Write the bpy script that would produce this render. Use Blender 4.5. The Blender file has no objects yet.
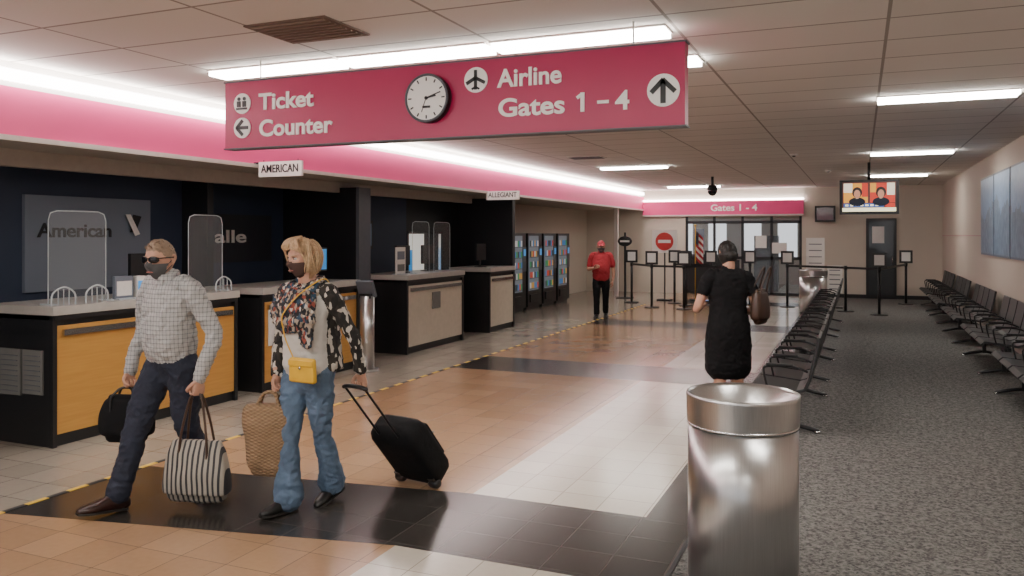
import bpy, math, random
from mathutils import Vector, Matrix, noise, Euler
from mathutils.bvhtree import BVHTree
random.seed(4)
V=Vector
COL=bpy.context.scene.collection

# ------------------------------------------------------------------ materials
def mth(nt,op,a,b=None,c=None):
    n=nt.nodes.new('ShaderNodeMath'); n.operation=op
    for i,v in enumerate((a,b,c)):
        if v is None: continue
        if isinstance(v,(int,float)): n.inputs[i].default_value=v
        else: nt.links.new(v,n.inputs[i])
    return n.outputs[0]
def c4(c): return (c[0],c[1],c[2],1)
def mix(nt,f,a,b):
    n=nt.nodes.new('ShaderNodeMixRGB')
    for i,v in enumerate((f,a,b)):
        if isinstance(v,(int,float)): n.inputs[i].default_value=v
        elif isinstance(v,(tuple,list)): n.inputs[i].default_value=c4(v)
        else: nt.links.new(v,n.inputs[i])
    return n.outputs[0]
def newm(name):
    m=bpy.data.materials.new(name); m.use_nodes=True
    nt=m.node_tree; return m,nt,nt.nodes['Principled BSDF']
def coords(nt):
    t=nt.nodes.new('ShaderNodeTexCoord'); s=nt.nodes.new('ShaderNodeSeparateXYZ')
    nt.links.new(t.outputs['Object'],s.inputs[0]); return t.outputs['Object'],s
def ntex(nt,co,scale,detail=3):
    n=nt.nodes.new('ShaderNodeTexNoise'); n.inputs['Scale'].default_value=scale; n.inputs['Detail'].default_value=detail
    nt.links.new(co,n.inputs['Vector']); return n.outputs[0]
def bump(nt,b,h,st,dist=.01):
    n=nt.nodes.new('ShaderNodeBump'); n.inputs['Strength'].default_value=st; n.inputs['Distance'].default_value=dist
    nt.links.new(h,n.inputs['Height']); nt.links.new(n.outputs[0],b.inputs['Normal'])
def lines(nt,s,period,width,off=0.):
    return mth(nt,'LESS_THAN',mth(nt,'FRACT',mth(nt,'DIVIDE',mth(nt,'ADD',s,off),period)),width/period)
def M(name,col,rough=.5,metal=0,emit=0,nz=None,bp=None,alpha=None,spec=None,sss=0):
    m,nt,b=newm(name)
    b.inputs['Base Color'].default_value=c4(col); b.inputs['Roughness'].default_value=rough; b.inputs['Metallic'].default_value=metal
    if spec is not None: b.inputs['Specular IOR Level'].default_value=spec
    if sss: b.inputs['Subsurface Weight'].default_value=sss; b.inputs['Subsurface Scale'].default_value=.01; b.inputs['Subsurface Radius'].default_value=(1,.4,.2)
    if emit: b.inputs['Emission Color'].default_value=c4(col); b.inputs['Emission Strength'].default_value=emit
    if alpha is not None: b.inputs['Alpha'].default_value=alpha
    co,s=coords(nt)
    nz=nz or (14,.12)
    n=ntex(nt,co,nz[0]); a=nz[1]
    dark=tuple(c*(1-a) for c in col); lite=tuple(min(1,c*(1+a)) for c in col)
    nt.links.new(mix(nt,n,dark,lite),b.inputs['Base Color'])
    if bp: bump(nt,b,ntex(nt,co,bp[0],4),bp[1])
    return m
def tile_mat(name,c1,c2,grout,px,py,w,rough=.25,ox=0,oy=0,fine=25,bs=.15):
    m,nt,b=newm(name); co,s=coords(nt)
    g=mth(nt,'MAXIMUM',lines(nt,s.outputs[0],px,w,ox),lines(nt,s.outputs[1],py,w,oy))
    cx=mth(nt,'FLOOR',mth(nt,'DIVIDE',mth(nt,'ADD',s.outputs[0],ox),px)); cy=mth(nt,'FLOOR',mth(nt,'DIVIDE',mth(nt,'ADD',s.outputs[1],oy),py))
    cb=nt.nodes.new('ShaderNodeCombineXYZ'); nt.links.new(cx,cb.inputs[0]); nt.links.new(cy,cb.inputs[1])
    wn=nt.nodes.new('ShaderNodeTexWhiteNoise'); nt.links.new(cb.outputs[0],wn.inputs['Vector'])
    f=mth(nt,'ADD',mth(nt,'MULTIPLY',wn.outputs['Value'],.6),mth(nt,'MULTIPLY',ntex(nt,co,fine,5),.5))
    nt.links.new(mix(nt,g,mix(nt,f,c1,c2),grout),b.inputs['Base Color'])
    b.inputs['Roughness'].default_value=rough
    bump(nt,b,mth(nt,'SUBTRACT',1.,g),bs,.003)
    return m

GR=(.13,.10,.075)
m_tan=tile_mat('tile_tan',(.32,.195,.11),(.44,.28,.165),GR,.305,.305,.004,.17)
m_dark=tile_mat('tile_dark',(.022,.020,.019),(.050,.045,.041),(.085,.078,.07),.305,.305,.004,.21)
m_white=tile_mat('tile_white',(.48,.44,.37),(.60,.56,.48),(.26,.23,.19),.305,.305,.005,.18)
m_beige=tile_mat('tile_beige',(.27,.24,.195),(.37,.33,.275),GR,.305,.305,.005,.18)
m_ceil=tile_mat('ceiling_tiles',(.67,.63,.585),(.75,.71,.665),(.32,.29,.26),1.25,.62,.022,.9,ox=-.15,oy=.06,fine=60,bs=.3)
def carpet():
    m,nt,b=newm('carpet'); co,s=coords(nt)
    n=ntex(nt,co,60,6); n2=ntex(nt,co,22,3)
    v=nt.nodes.new('ShaderNodeTexVoronoi'); v.inputs['Scale'].default_value=38; nt.links.new(co,v.inputs['Vector'])
    sp=mth(nt,'GREATER_THAN',mth(nt,'ADD',mth(nt,'MULTIPLY',n,.6),mth(nt,'MULTIPLY',n2,.4)),.515)
    c=mix(nt,sp,(.035,.035,.035),(.15,.147,.14))
    c=mix(nt,mth(nt,'MULTIPLY',v.outputs['Distance'],.7),c,(.26,.255,.24))
    nt.links.new(c,b.inputs['Base Color']); b.inputs['Roughness'].default_value=.95
    b.inputs['Specular IOR Level'].default_value=.1
    bump(nt,b,n,.6,.01); return m
m_carpet=carpet()
def stripes(name,axis,period,width,c1,c2,off=0,rough=.7):
    m,nt,b=newm(name); co,s=coords(nt)
    nt.links.new(mix(nt,lines(nt,s.outputs[axis],period,width,off),c1,c2),b.inputs['Base Color']); b.inputs['Roughness'].default_value=rough
    bump(nt,b,ntex(nt,co,40),.2); return m
m_tape=stripes('floor_tape',1,.30,.15,(.02,.02,.02),(.75,.5,.06))
m_tote=stripes('tote_stripes',0,.034,.014,(.34,.31,.26),(.03,.03,.035))
def check():
    m,nt,b=newm('checked_shirt'); co,s=coords(nt)
    a=lines(nt,s.outputs[2],.028,.006); c=lines(nt,mth(nt,'ADD',s.outputs[0],mth(nt,'MULTIPLY',s.outputs[1],.8)),.028,.006)
    g=mth(nt,'ADD',mth(nt,'MULTIPLY',a,.40),mth(nt,'MULTIPLY',c,.40))
    nt.links.new(mix(nt,g,(.42,.42,.41),(.08,.08,.10)),b.inputs['Base Color']); b.inputs['Roughness'].default_value=.85
    bump(nt,b,ntex(nt,co,14,4),.9,.025); return m
m_check=check()
def vor(name,cols,scale,rough=.85,stretch=(1,1,1)):
    m,nt,b=newm(name); co,s=coords(nt)
    mp=nt.nodes.new('ShaderNodeMapping'); mp.inputs['Scale'].default_value=stretch; nt.links.new(co,mp.inputs[0])
    v=nt.nodes.new('ShaderNodeTexVoronoi'); v.inputs['Scale'].default_value=scale; nt.links.new(mp.outputs[0],v.inputs['Vector'])
    sp=nt.nodes.new('ShaderNodeSeparateColor'); nt.links.new(v.outputs['Color'],sp.inputs[0])
    r=nt.nodes.new('ShaderNodeValToRGB'); r.color_ramp.interpolation='CONSTANT'
    el=r.color_ramp.elements
    for i,(p,c) in enumerate(cols):
        if i<2: e=el[i]; e.position=p
        else: e=el.new(p)
        e.color=c4(c)
    nt.links.new(sp.outputs[0],r.inputs[0]); nt.links.new(r.outputs[0],b.inputs['Base Color']); b.inputs['Roughness'].default_value=rough
    bump(nt,b,ntex(nt,co,20,4),.4,.01); return m
m_scarf=vor('scarf_print',[(0,(.02,.02,.025)),(.34,(.34,.27,.21)),(.54,(.03,.065,.11)),(.70,(.26,.06,.04)),(.82,(.50,.45,.40)),(.92,(.02,.02,.02))],60,stretch=(1.3,1,.6))
m_cardi=vor('cardigan_print',[(0,(.015,.013,.012)),(.45,(.52,.47,.41)),(.74,(.03,.025,.02))],52,stretch=(1,1,.45))
def mural():
    m,nt,b=newm('mural_photo'); co,s=coords(nt)
    n=ntex(nt,co,1.6,8); n2=ntex(nt,co,7,6)
    h=mth(nt,'ADD',mth(nt,'MULTIPLY',n,1.3),mth(nt,'MULTIPLY',n2,.25))
    ridge=mth(nt,'LESS_THAN',s.outputs[2],mth(nt,'ADD',mth(nt,'MULTIPLY',h,.9),.05))
    sky=mix(nt,n2,(.08,.22,.44),(.34,.48,.64)); rock=mix(nt,n2,(.015,.05,.13),(.26,.38,.50))
    nt.links.new(mix(nt,ridge,sky,rock),b.inputs['Base Color']); b.inputs['Roughness'].default_value=.4; return m
m_mural=mural()
def denim(name,c):
    m,nt,b=newm(name); co,s=coords(nt)
    n=ntex(nt,co,9,5); nt.links.new(mix(nt,n,tuple(x*.55 for x in c),tuple(min(1,x*1.5) for x in c)),b.inputs['Base Color'])
    b.inputs['Roughness'].default_value=.9; bump(nt,b,ntex(nt,co,16,4),.7,.02); return m
m_jeans_d=denim('dark_denim',(.016,.020,.036)); m_jeans_l=denim('blue_denim',(.09,.14,.215))
def wood():
    m,nt,b=newm('counter_wood'); co,s=coords(nt)
    mp=nt.nodes.new('ShaderNodeMapping'); mp.inputs['Scale'].default_value=(1,.6,9); nt.links.new(co,mp.inputs[0])
    n=ntex(nt,mp.outputs[0],5,4); nt.links.new(mix(nt,n,(.42,.20,.045),(.60,.32,.08)),b.inputs['Base Color']); b.inputs['Roughness'].default_value=.35; return m
m_wood=wood()
def brushed():
    m,nt,b=newm('brushed_steel'); co,s=coords(nt)
    mp=nt.nodes.new('ShaderNodeMapping'); mp.inputs['Scale'].default_value=(60,60,1.2); nt.links.new(co,mp.inputs[0])
    n=ntex(nt,mp.outputs[0],4,3); nt.links.new(mix(nt,n,(.44,.435,.43),(.62,.615,.61)),b.inputs['Base Color'])
    b.inputs['Metallic'].default_value=.95; b.inputs['Roughness'].default_value=.28; bump(nt,b,n,.10,.002); return m
m_steel=brushed()
m_chrome=M('chrome',(.6,.6,.6),.2,1)
m_black=M('black_plastic',(.012,.012,.013),.4)
m_blackcloth=M('black_cloth',(.008,.008,.009),.9,bp=(18,.5),spec=.2)
m_blackm=M('black_metal',(.02,.02,.022),.35,.3)
m_seat=M('seat_black',(.020,.020,.022),.42)
m_pinkband=M('pink_fascia_paint',(.80,.07,.25),.5,nz=(2,.04))
m_sign=M('sign_magenta',(.48,.010,.098),.35,nz=(2,.05))
m_txt=M('letter_white',(.86,.84,.80),.5,emit=.15,nz=(2,.02))
m_whitep=M('white_paint',(.76,.73,.69),.5,nz=(3,.04))
m_wallb=M('wall_beige',(.53,.455,.385),.8,nz=(1.5,.05),bp=(60,.08))
m_wallw=M('wall_cream',(.58,.52,.44),.8,nz=(1.5,.05),bp=(60,.08))
m_walld=M('wall_dark_blue',(.020,.032,.062),.6,nz=(2,.1))
m_wallk=M('wall_black',(.008,.008,.011),.55,nz=(2,.1))
m_panel=M('grey_panel',(.10,.11,.13),.5)
m_board=M('airline_panel',(.14,.165,.21),.5,nz=(2,.05))
m_soff=M('soffit_beige',(.40,.36,.32),.8)
m_light=M('fluorescent_lens',(1,.955,.89),.5,emit=33,nz=(2,.0))
m_cove=M('cove_lamp',(1,.94,.92),.5,emit=16,nz=(2,.0))
m_lframe=M('fixture_frame',(.6,.56,.52),.5)
m_lam=M('counter_cream',(.58,.52,.42),.4)
m_top=M('counter_top',(.42,.40,.37),.3)
m_paper=M('paper',(.68,.67,.64),.7,nz=(40,.08))
m_plexi=M('plexiglass',(.8,.85,.88),.08,alpha=.08)
m_glass=M('window_glass',(.5,.6,.7),.05,alpha=.12)
m_edge=M('plexi_edge',(.45,.50,.53),.3)
m_blue=M('blue_screen',(.04,.22,.5),.3,emit=.8)
m_skin=M('skin_fair',(.50,.27,.185),.55,nz=(30,.14),bp=(90,.15),sss=.12); m_skin2=M('skin_tan',(.40,.21,.14),.55,nz=(30,.14),sss=.1)
m_hairg=M('hair_sandy',(.27,.19,.13),.7,nz=(60,.4)); m_hairb=M('hair_blonde',(.48,.32,.18),.6,nz=(50,.5),bp=(60,.5)); m_hairk=M('hair_black',(.010,.008,.007),.6,nz=(60,.4))
m_maskg=M('mask_grey',(.085,.085,.09),.9); m_maskr=M('mask_brown',(.08,.045,.038),.9)
m_lens=M('sunglass_lens',(.006,.006,.008),.12); m_eye=M('eye_white',(.7,.68,.65),.3); m_iris=M('iris_dark',(.03,.02,.015),.2)
m_belt=M('belt_leather',(.02,.012,.01),.4); m_shoe=M('shoe_brown',(.028,.011,.009),.35); m_shoek=M('shoe_black',(.01,.01,.01),.35); m_sole=M('shoe_sole',(.015,.012,.01),.7)
m_top_w=M('white_knit',(.58,.55,.51),.9,bp=(25,.4)); m_red=M('red_shirt',(.34,.02,.03),.85,bp=(12,.4)); m_cap=M('red_cap',(.40,.045,.06),.8)
m_yel=M('yellow_leather',(.72,.42,.03),.45); m_brownb=M('brown_leather',(.05,.024,.014),.45)
def straw():
    m,nt,b=newm('straw_weave'); co,s=coords(nt)
    ang=mth(nt,'ADD',s.outputs[0],mth(nt,'MULTIPLY',s.outputs[1],.7))
    w1=mth(nt,'SINE',mth(nt,'MULTIPLY',s.outputs[2],300.)); w2=mth(nt,'SINE',mth(nt,'MULTIPLY',ang,150.))
    h=mth(nt,'ADD',mth(nt,'MULTIPLY',mth(nt,'MULTIPLY',w1,w2),.5),.5)
    n=ntex(nt,co,26,5)
    c=mix(nt,h,(.18,.11,.06),(.38,.26,.15)); c=mix(nt,mth(nt,'MULTIPLY',n,.8),c,(.25,.155,.085))
    nt.links.new(c,b.inputs['Base Color']); b.inputs['Roughness'].default_value=.85; bump(nt,b,mth(nt,'ADD',h,n),.8,.01); return m
m_straw=straw()

# ------------------------------------------------------------------ mesh builder
def cr(a,b,c,d,t):
    return .5*((2*b)+(c-a)*t+(2*a-5*b+4*c-d)*t*t+(3*b-a-3*c+d)*t*t*t)
class MB:
    def __init__(s): s.v=[];s.f=[];s.m=[];s.sm=[];s.mats=[]
    def mi(s,m):
        if m not in s.mats: s.mats.append(m)
        return s.mats.index(m)
    def add(s,vs,fs,mat,T=None,smooth=False):
        o=len(s.v); s.v+= [ (T@V(p)) if T else V(p) for p in vs]
        k=s.mi(mat)
        for f in fs: s.f.append(tuple(i+o for i in f)); s.m.append(k); s.sm.append(smooth)
    def box(s,c,d,mat,T=None,rot=None):
        R=Euler([math.radians(a) for a in rot]).to_matrix() if rot else Matrix.Identity(3)
        vs=[V(c)+R@V((x*d[0]/2,y*d[1]/2,z*d[2]/2)) for x in(-1,1) for y in(-1,1) for z in(-1,1)]
        s.add(vs,[(0,1,3,2),(4,6,7,5),(0,4,5,1),(2,3,7,6),(0,2,6,4),(1,5,7,3)],mat,T)
    def bx(s,x0,x1,y0,y1,z0,z1,mat): s.box(((x0+x1)/2,(y0+y1)/2,(z0+z1)/2),(abs(x1-x0),abs(y1-y0),abs(z1-z0)),mat)
    def limb(s,pts,rad,mat,ref=(1,0,0),seg=14,sub=4,p=2,rnd=True,T=None,closed=False):
        P=[V(q) for q in pts]; R=[(r,r) if isinstance(r,(int,float)) else tuple(r) for r in rad]
        n=len(P); C=[];Q=[]
        rng=range(n) if closed else range(n-1)
        for i in rng:
            g=lambda k:(k%n) if closed else max(0,min(n-1,k))
            a,b,c,d=[g(i+k) for k in(-1,0,1,2)]
            for j in range(sub):
                t=j/sub; C.append(cr(P[a],P[b],P[c],P[d],t)); Q.append(tuple(max(.001,cr(R[a][k],R[b][k],R[c][k],R[d][k],t)) for k in(0,1)))
        if not closed: C.append(P[-1]);Q.append(R[-1])
        N=len(C); tan=[]
        for i in range(N):
            if closed: t=C[(i+1)%N]-C[i-1]
            else: t=C[min(N-1,i+1)]-C[max(0,i-1)]
            tan.append(t.normalized() if t.length>1e-7 else V((0,0,1)))
        if rnd and not closed:
            for e in(0,-1):
                r=min(Q[e]); c=C[e];t=tan[e]; q=Q[e]; sg=-1 if e==0 else 1
                ex=[(c+t*sg*r*.45,(q[0]-r*.12,q[1]-r*.12)),(c+t*sg*r*.8,(max(.001,q[0]-r*.45),max(.001,q[1]-r*.45)))]
                if e==0:
                    for x,y in ex: C.insert(0,x);Q.insert(0,y);tan.insert(0,t)
                else:
                    for x,y in ex: C.append(x);Q.append(y);tan.append(t)
        N=len(C); vs=[];fs=[]; ref=V(ref).normalized()
        for c,q,t in zip(C,Q,tan):
            rf=ref if abs(t.dot(ref))<.97 else V((.1,1,.2)).normalized()
            a=(rf-t*rf.dot(t)).normalized(); b=t.cross(a)
            for k in range(seg):
                th=2*math.pi*k/seg; x=math.cos(th);y=math.sin(th)
                if p!=2: x=math.copysign(abs(x)**(2/p),x);y=math.copysign(abs(y)**(2/p),y)
                vs.append(c+a*x*q[0]+b*y*q[1])
        for i in range(N if closed else N-1):
            j=(i+1)%N
            for k in range(seg):
                l=(k+1)%seg; fs.append((i*seg+k,i*seg+l,j*seg+l,j*seg+k))
        if not closed:
            vs.append(C[0]);vs.append(C[-1]); a=len(vs)-2;b=a+1
            for k in range(seg):
                l=(k+1)%seg; fs.append((a,l,k)); fs.append((b,(N-1)*seg+k,(N-1)*seg+l))
        s.add(vs,fs,mat,T,True)
    def cyl(s,p0,p1,r0,r1,mat,seg=24,smooth=True):
        s.limb([p0,p1],[r0,r1],mat,seg=seg,sub=1,rnd=False)
        for i in range(len(s.f)-2*seg,len(s.f)): s.sm[i]=False
    def ell(s,c,r,mat,T=None,nu=20,nv=12,fn=None):
        vs=[];fs=[]
        for j in range(nv+1):
            ph=math.pi*j/nv
            for i in range(nu):
                th=2*math.pi*i/nu; d=V((math.sin(ph)*math.cos(th),math.sin(ph)*math.sin(th),math.cos(ph)))
                vs.append(V(c)+V((d.x*r[0],d.y*r[1],d.z*r[2])))
        for j in range(nv):
            for i in range(nu):
                k=(i+1)%nu; fs.append((j*nu+i,(j+1)*nu+i,(j+1)*nu+k,j*nu+k))
        s.add(vs,fs,mat,T,True)
    def mesh(s,name):
        me=bpy.data.meshes.new(name); me.from_pydata([tuple(v) for v in s.v],[],s.f)
        for m in s.mats: me.materials.append(m)
        for p,k,q in zip(me.polygons,s.m,s.sm): p.material_index=k; p.use_smooth=q
        me.update(); return me
    def obj(s,name,loc=None,rot=0,parent=None,bevel=0):
        if loc is None and parent is None:
            xs=[v.x for v in s.v];ys=[v.y for v in s.v];zs=[v.z for v in s.v]
            loc=V(((min(xs)+max(xs))/2,(min(ys)+max(ys))/2,min(zs))); s.v=[v-loc for v in s.v]
        o=bpy.data.objects.new(name,s.mesh(name)); COL.objects.link(o)
        if loc is not None: o.location=loc
        o.rotation_euler=(0,0,rot)
        if parent: o.parent=parent
        if bevel:
            b=o.modifiers.new('bevel','BEVEL'); b.width=bevel; b.segments=2; b.limit_method='ANGLE'; b.angle_limit=math.radians(50)
        return o
def empty(name,loc,rot=0):
    o=bpy.data.objects.new(name,None); o.empty_display_size=.2; COL.objects.link(o); o.location=loc; o.rotation_euler=(0,0,rot); return o
def text(body,loc,size,mat,parent,rot=(90,0,0),w=None,align='LEFT',name='lettering',bold=.018):
    cu=bpy.data.curves.new(name,'FONT'); cu.body=body; cu.size=size; cu.extrude=.004; cu.offset=size*bold; cu.align_x=align
    cu.materials.append(mat)
    o=bpy.data.objects.new(name,cu); COL.objects.link(o)
    o.rotation_euler=[math.radians(a) for a in rot]; o.location=loc
    if w:
        bpy.context.view_layer.update(); d=o.dimensions.x
        if d>0: o.scale.x=w/d
    o.parent=parent; o.matrix_parent_inverse=Matrix.Translation(-parent.location)
    return o
Z3=V((0,0,0))
def single(name,*a,**k):
    mb=MB(); mb.bx(*a); return mb.obj(name,**k)

# ------------------------------------------------------------------ room shell
CZ=3.05; XR=2.0; XF=-6.0; YB=24.3; Y0=-4.0; YE=30.
mb=MB()
xs=[-9.2,-4.9,-2.37,-1.2,-.89,XR+.15]; ys=[Y0,3.93,4.92,9.5,10.6,15.1,16.2,20.7,21.8,YE]
def yy_(x,j):
    if j in(1,2) and x<-2.4: return ys[j]-(.50 if j==1 else .36)*min(1,(-2.37-x)/2.53)
    return ys[j]
for i in range(len(xs)-1):
    for j in range(len(ys)-1):
        band=j%2==1
        m=[m_beige,m_tan,m_white,m_dark,m_carpet][i]
        if band and i in(1,2): m=m_dark
        a,b=xs[i],xs[i+1]
        mb.add([(a,yy_(a,j),0),(b,yy_(b,j),0),(b,yy_(b,j+1),0),(a,yy_(a,j+1),0)],[(0,1,2,3)],m)
mb.bx(-9.2,XR+.15,Y0,YE,-.12,-.02,m_beige)
mb.obj('floor',loc=Z3)
single('floor_tape',-4.915,-4.875,.5,20,0,.003,m_tape,loc=Z3)
single('trim_carpet',-.905,-.88,Y0,YB,0,.005,m_blackm,loc=Z3)
mb=MB(); mb.bx(XF,XR+.15,Y0,YE,CZ,CZ+.12,m_ceil); mb.obj('ceiling',loc=Z3)
single('wall_right',XR,XR+.15,Y0,YB,0,CZ,m_wallb,loc=Z3)
mb=MB(); mb.bx(-9.2,XR+.15,Y0-.15,Y0,0,.45,m_wallb); mb.bx(-9.2,XR+.15,Y0-.15,Y0,2.8,CZ+.2,m_wallb)  # unseen wall behind the camera; its wide openings are added to admit fill light
for x in(-9.2,-6.6,-4.5,-2.4,-.3,1.8): mb.bx(x,x+.3,Y0-.15,Y0,.45,2.8,m_wallb)
mb.obj('wall_front',loc=Z3)
single('baseboard_right',XR-.015,XR,Y0,YB,0,.1,m_black,loc=Z3)
single('wall_back',-7.95,-4.75,YB,YB+.15,0,CZ,m_wallw,loc=Z3); single('wall_back',-1.5,XR+.15,YB,YB+.15,0,CZ,m_wallw,loc=Z3); single('wall_back',-4.75,-1.5,YB,YB+.15,2.25,CZ,m_wallw,loc=Z3)
single('baseboard_back',-1.5,XR-.015,YB-.015,YB,0,.1,m_black,loc=Z3)
mb=MB()
mb.bx(-9.2,-7.6,Y0,7.62,0,2.4,m_walld); mb.bx(-9.2,-7.9,7.62,10.0,0,2.4,m_walld); mb.bx(-7.9,-7.2,7.62,7.72,0,2.4,m_wallk)
mb.bx(-7.9,-6.62,9.9,10.2,0,2.4,m_wallk)
mb.bx(-9.2,-7.2,10.2,12.3,0,2.4,m_walld); mb.bx(-9.2,-7.2,13.55,14.4,0,2.4,m_wallk); mb.bx(-9.2,-7.2,12.3,13.55,0,1.0,m_wallk); mb.bx(-9.2,-7.2,12.3,13.55,1.78,2.4,m_wallk)
mb.bx(-7.2,-6.05,14.28,14.4,0,2.42,m_wallk)
mb.bx(-9.2,-7.8,14.4,YB,0,2.48,m_wallw)
mb.obj('wall_left',loc=Z3)
single('trim_column',-6.62,-6.57,9.9,10.2,0,2.4,m_panel,loc=Z3)
mb=MB(); mb.bx(-7.6,-7.55,12.3,13.55,1.0,1.78,M('back_office_glow',(.75,.72,.65),.6,emit=.8)); mb.bx(-7.22,-7.17,12.3,12.34,1.0,1.78,m_chrome); mb.bx(-7.22,-7.17,13.51,13.55,1.0,1.78,m_chrome); mb.bx(-7.22,-7.17,12.3,13.55,1.0,1.04,m_chrome); mb.bx(-7.22,-7.17,12.3,13.55,1.74,1.78,m_chrome)  # emissive sheet stands in for a lit office behind the opening
mb.bx(-7.5,-7.45,12.6,12.95,1.0,1.45,m_blue)
mb.obj('window_1')
mb=MB()
mb.bx(-6.9,XF,Y0,YB,2.86,CZ+.1,m_whitep); mb.bx(-6.05,XF,Y0,YB,2.48,2.86,m_pinkband); mb.bx(-6.9,-6.05,Y0,YB,2.48,2.52,m_soff)
mb.bx(XF,XF+.03,Y0,YB,2.445,2.485,m_lframe)
mb.bx(-7.0,-6.9,Y0,14.4,2.33,2.52,m_soff); mb.bx(-9.2,-7.0,Y0,14.4,2.40,2.46,m_wallk); mb.bx(-9.2,-6.9,14.4,YB,2.48,2.56,m_soff)
mb.obj('trim_soffit',loc=Z3)
single('cove_light',XF+.01,XF+.09,Y0,YB-.3,2.90,2.98,m_cove,loc=Z3)
mb=MB(); mb.bx(XF+.0,-1.45,YB-.12,YB,2.30,2.70,m_pinkband); mb.bx(XF,-1.45,YB-.14,YB-.12,2.27,2.31,m_lframe); mb.bx(XF,-1.45,YB-.10,YB-.02,2.72,2.76,m_cove)
eb=mb.obj('gate_sign_band'); text('Gates 1 - 4',(-4.0,YB-.13,2.42),.26,m_txt,eb,w=1.3)
mb=MB(); mb.bx(-8,-7.9,YB+.15,YE,0,CZ,m_wallw); mb.bx(-1.4,-1.3,YB+.15,YE,0,CZ,m_wallw); mb.bx(-8,-1.3,YE,YE+.1,0,.9,m_wallw); mb.bx(-8,-1.3,YE,YE+.1,2.2,CZ,m_wallw)
for x in (-8,-6.8,-5.6,-4.4,-3.2,-2.0): mb.bx(x,x+.55,YE,YE+.1,.9,2.2,m_wallw)
mb.bx(-5.2,-4.0,YB+2.2,YB+2.7,0,1.1,m_black); mb.bx(-3.0,-2.3,YB+1.8,YB+2.2,0,1.7,m_blackm)
mb.obj('wall_vestibule',loc=Z3)
mb=MB()
for x in(-4.75,-3.95,-3.15,-2.35,-1.57): mb.bx(x,x+.07,YB+.02,YB+.1,0,2.25,m_blackm)
for z in(0.0,1.02,2.05): mb.bx(-4.75,-1.5,YB+.02,YB+.1,z,z+.08,m_blackm)
mb.bx(-4.7,-1.55,YB+.05,YB+.06,.05,2.2,m_glass); mb.bx(-2.75,-2.45,YB-.0,YB+.02,1.35,1.7,m_paper); mb.bx(-4.68,-3.97,YB+.03,YB+.05,.05,1.0,m_black); mb.bx(-3.88,-3.2,YB+.03,YB+.05,.05,1.0,m_black); mb.bx(-4.5,-4.2,YB,YB+.02,1.3,1.9,m_board); mb.bx(-2.3,-1.9,YB,YB+.02,1.2,1.5,m_paper)
mb.obj('window_2')
mb=MB(); mb.bx(.15,.90,YB-.07,YB-.02,0,2.17,m_blackm); mb.bx(.22,.83,YB-.08,YB-.07,.1,2.1,M('door_glass_dark',(.05,.055,.06),.1)); mb.bx(.3,.6,YB-.085,YB-.08,1.5,1.95,m_paper); mb.cyl((.80,YB-.11,.95),(.80,YB-.11,1.15),.012,.012,m_chrome)
mb.obj('door_1')

def fixture(x0,yc,w=1.2,d=.28):
    mb=MB(); mb.bx(x0,x0+w,yc-d/2,yc+d/2,CZ-.012,CZ-.001,m_lframe); mb.bx(x0+.01,x0+w-.01,yc-d/2+.02,yc+d/2-.02,CZ-.045,CZ-.012,m_light); mb.obj('fluorescent_ceiling_light')
for x in(-4.85,-3.6,-2.35): 
    fixture(x,5.24,1.22,.24)
    fixture(x,1.2,1.24)
fixture(-2.3,6.2); fixture(.15,8.75); fixture(.15,14.5); fixture(.15,19.9); fixture(-4.7,15.6,1.3); fixture(-4.85,22.4,1.4); fixture(.15,3.0); fixture(.15,-1.5); fixture(-4.6,-1.5); fixture(-2.35,-1.5)
m_vent=M('vent_brown',(.13,.085,.06),.7); m_slat=M('vent_slat',(.20,.14,.10),.7)
mb=MB(); mb.bx(-3.6,-2.98,4.12,4.62,CZ-.012,CZ-.001,m_vent)
for i in range(8): mb.bx(-3.57,-3.01,4.15+i*.058,4.17+i*.058,CZ-.02,CZ-.012,m_slat)
mb.obj('ceiling_vent')
mb=MB(); mb.bx(-4.6,-4.0,13.2,13.6,CZ-.012,CZ-.001,m_lframe)
for i in range(6): mb.bx(-4.57,-4.03,13.23+i*.06,13.26+i*.06,CZ-.02,CZ-.012,m_black)
mb.obj('ceiling_vent')
for x,y in((-1.0,14.2),(-.6,18)):
    mb=MB(); mb.cyl((x,y,CZ),(x,y,CZ-.03),.07,.06,m_whitep); mb.ell((x,y,CZ-.03),(.03,.03,.02),m_black); mb.obj('smoke_detector')
mb=MB(); mb.cyl((-3.1,19,CZ),(-3.1,19,CZ-.2),.03,.03,m_blackm); mb.cyl((-3.1,19,CZ-.2),(-3.1,19,CZ-.3),.10,.12,m_blackm); mb.ell((-3.1,19,CZ-.32),(.11,.11,.12),m_lens); mb.obj('dome_camera')

# ------------------------------------------------------------------ main hanging sign
SY=5.0
mb=MB(); mb.bx(-4.50,-.97,SY-.05,SY+.05,2.385,2.885,m_sign)
for z in(2.375,2.885): mb.bx(-4.51,-.96,SY-.055,SY+.055,z,z+.010,m_panel)
for x in(-4.2,-1.3): mb.cyl((x,SY,2.89),(x,SY,CZ),.006,.006,m_whitep)
def disc(mb,x,z,r,y,mat,th=.01): mb.cyl((x,y,z),(x,y-th,z),r,r,mat,32)
FY=SY-.05
def arrow(mb,x,z,s,ang,mat,y):
    T=Matrix.Translation((x,y,z))@Matrix.Rotation(ang,4,'Y')
    mb.box((0,0,-.1*s),(.22*s,.008,.9*s),mat,T)
    for sg in(-1,1): mb.box((sg*.24*s,0,.18*s),(.2*s,.008,.75*s),mat,T,rot=(0,-sg*45,0))
for (x,z,r) in((-4.33,2.72,.078),(-4.33,2.535,.078),(-2.36,2.755,.085),(-1.10,2.60,.10)):
    disc(mb,x,z,r,FY,m_txt)
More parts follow.
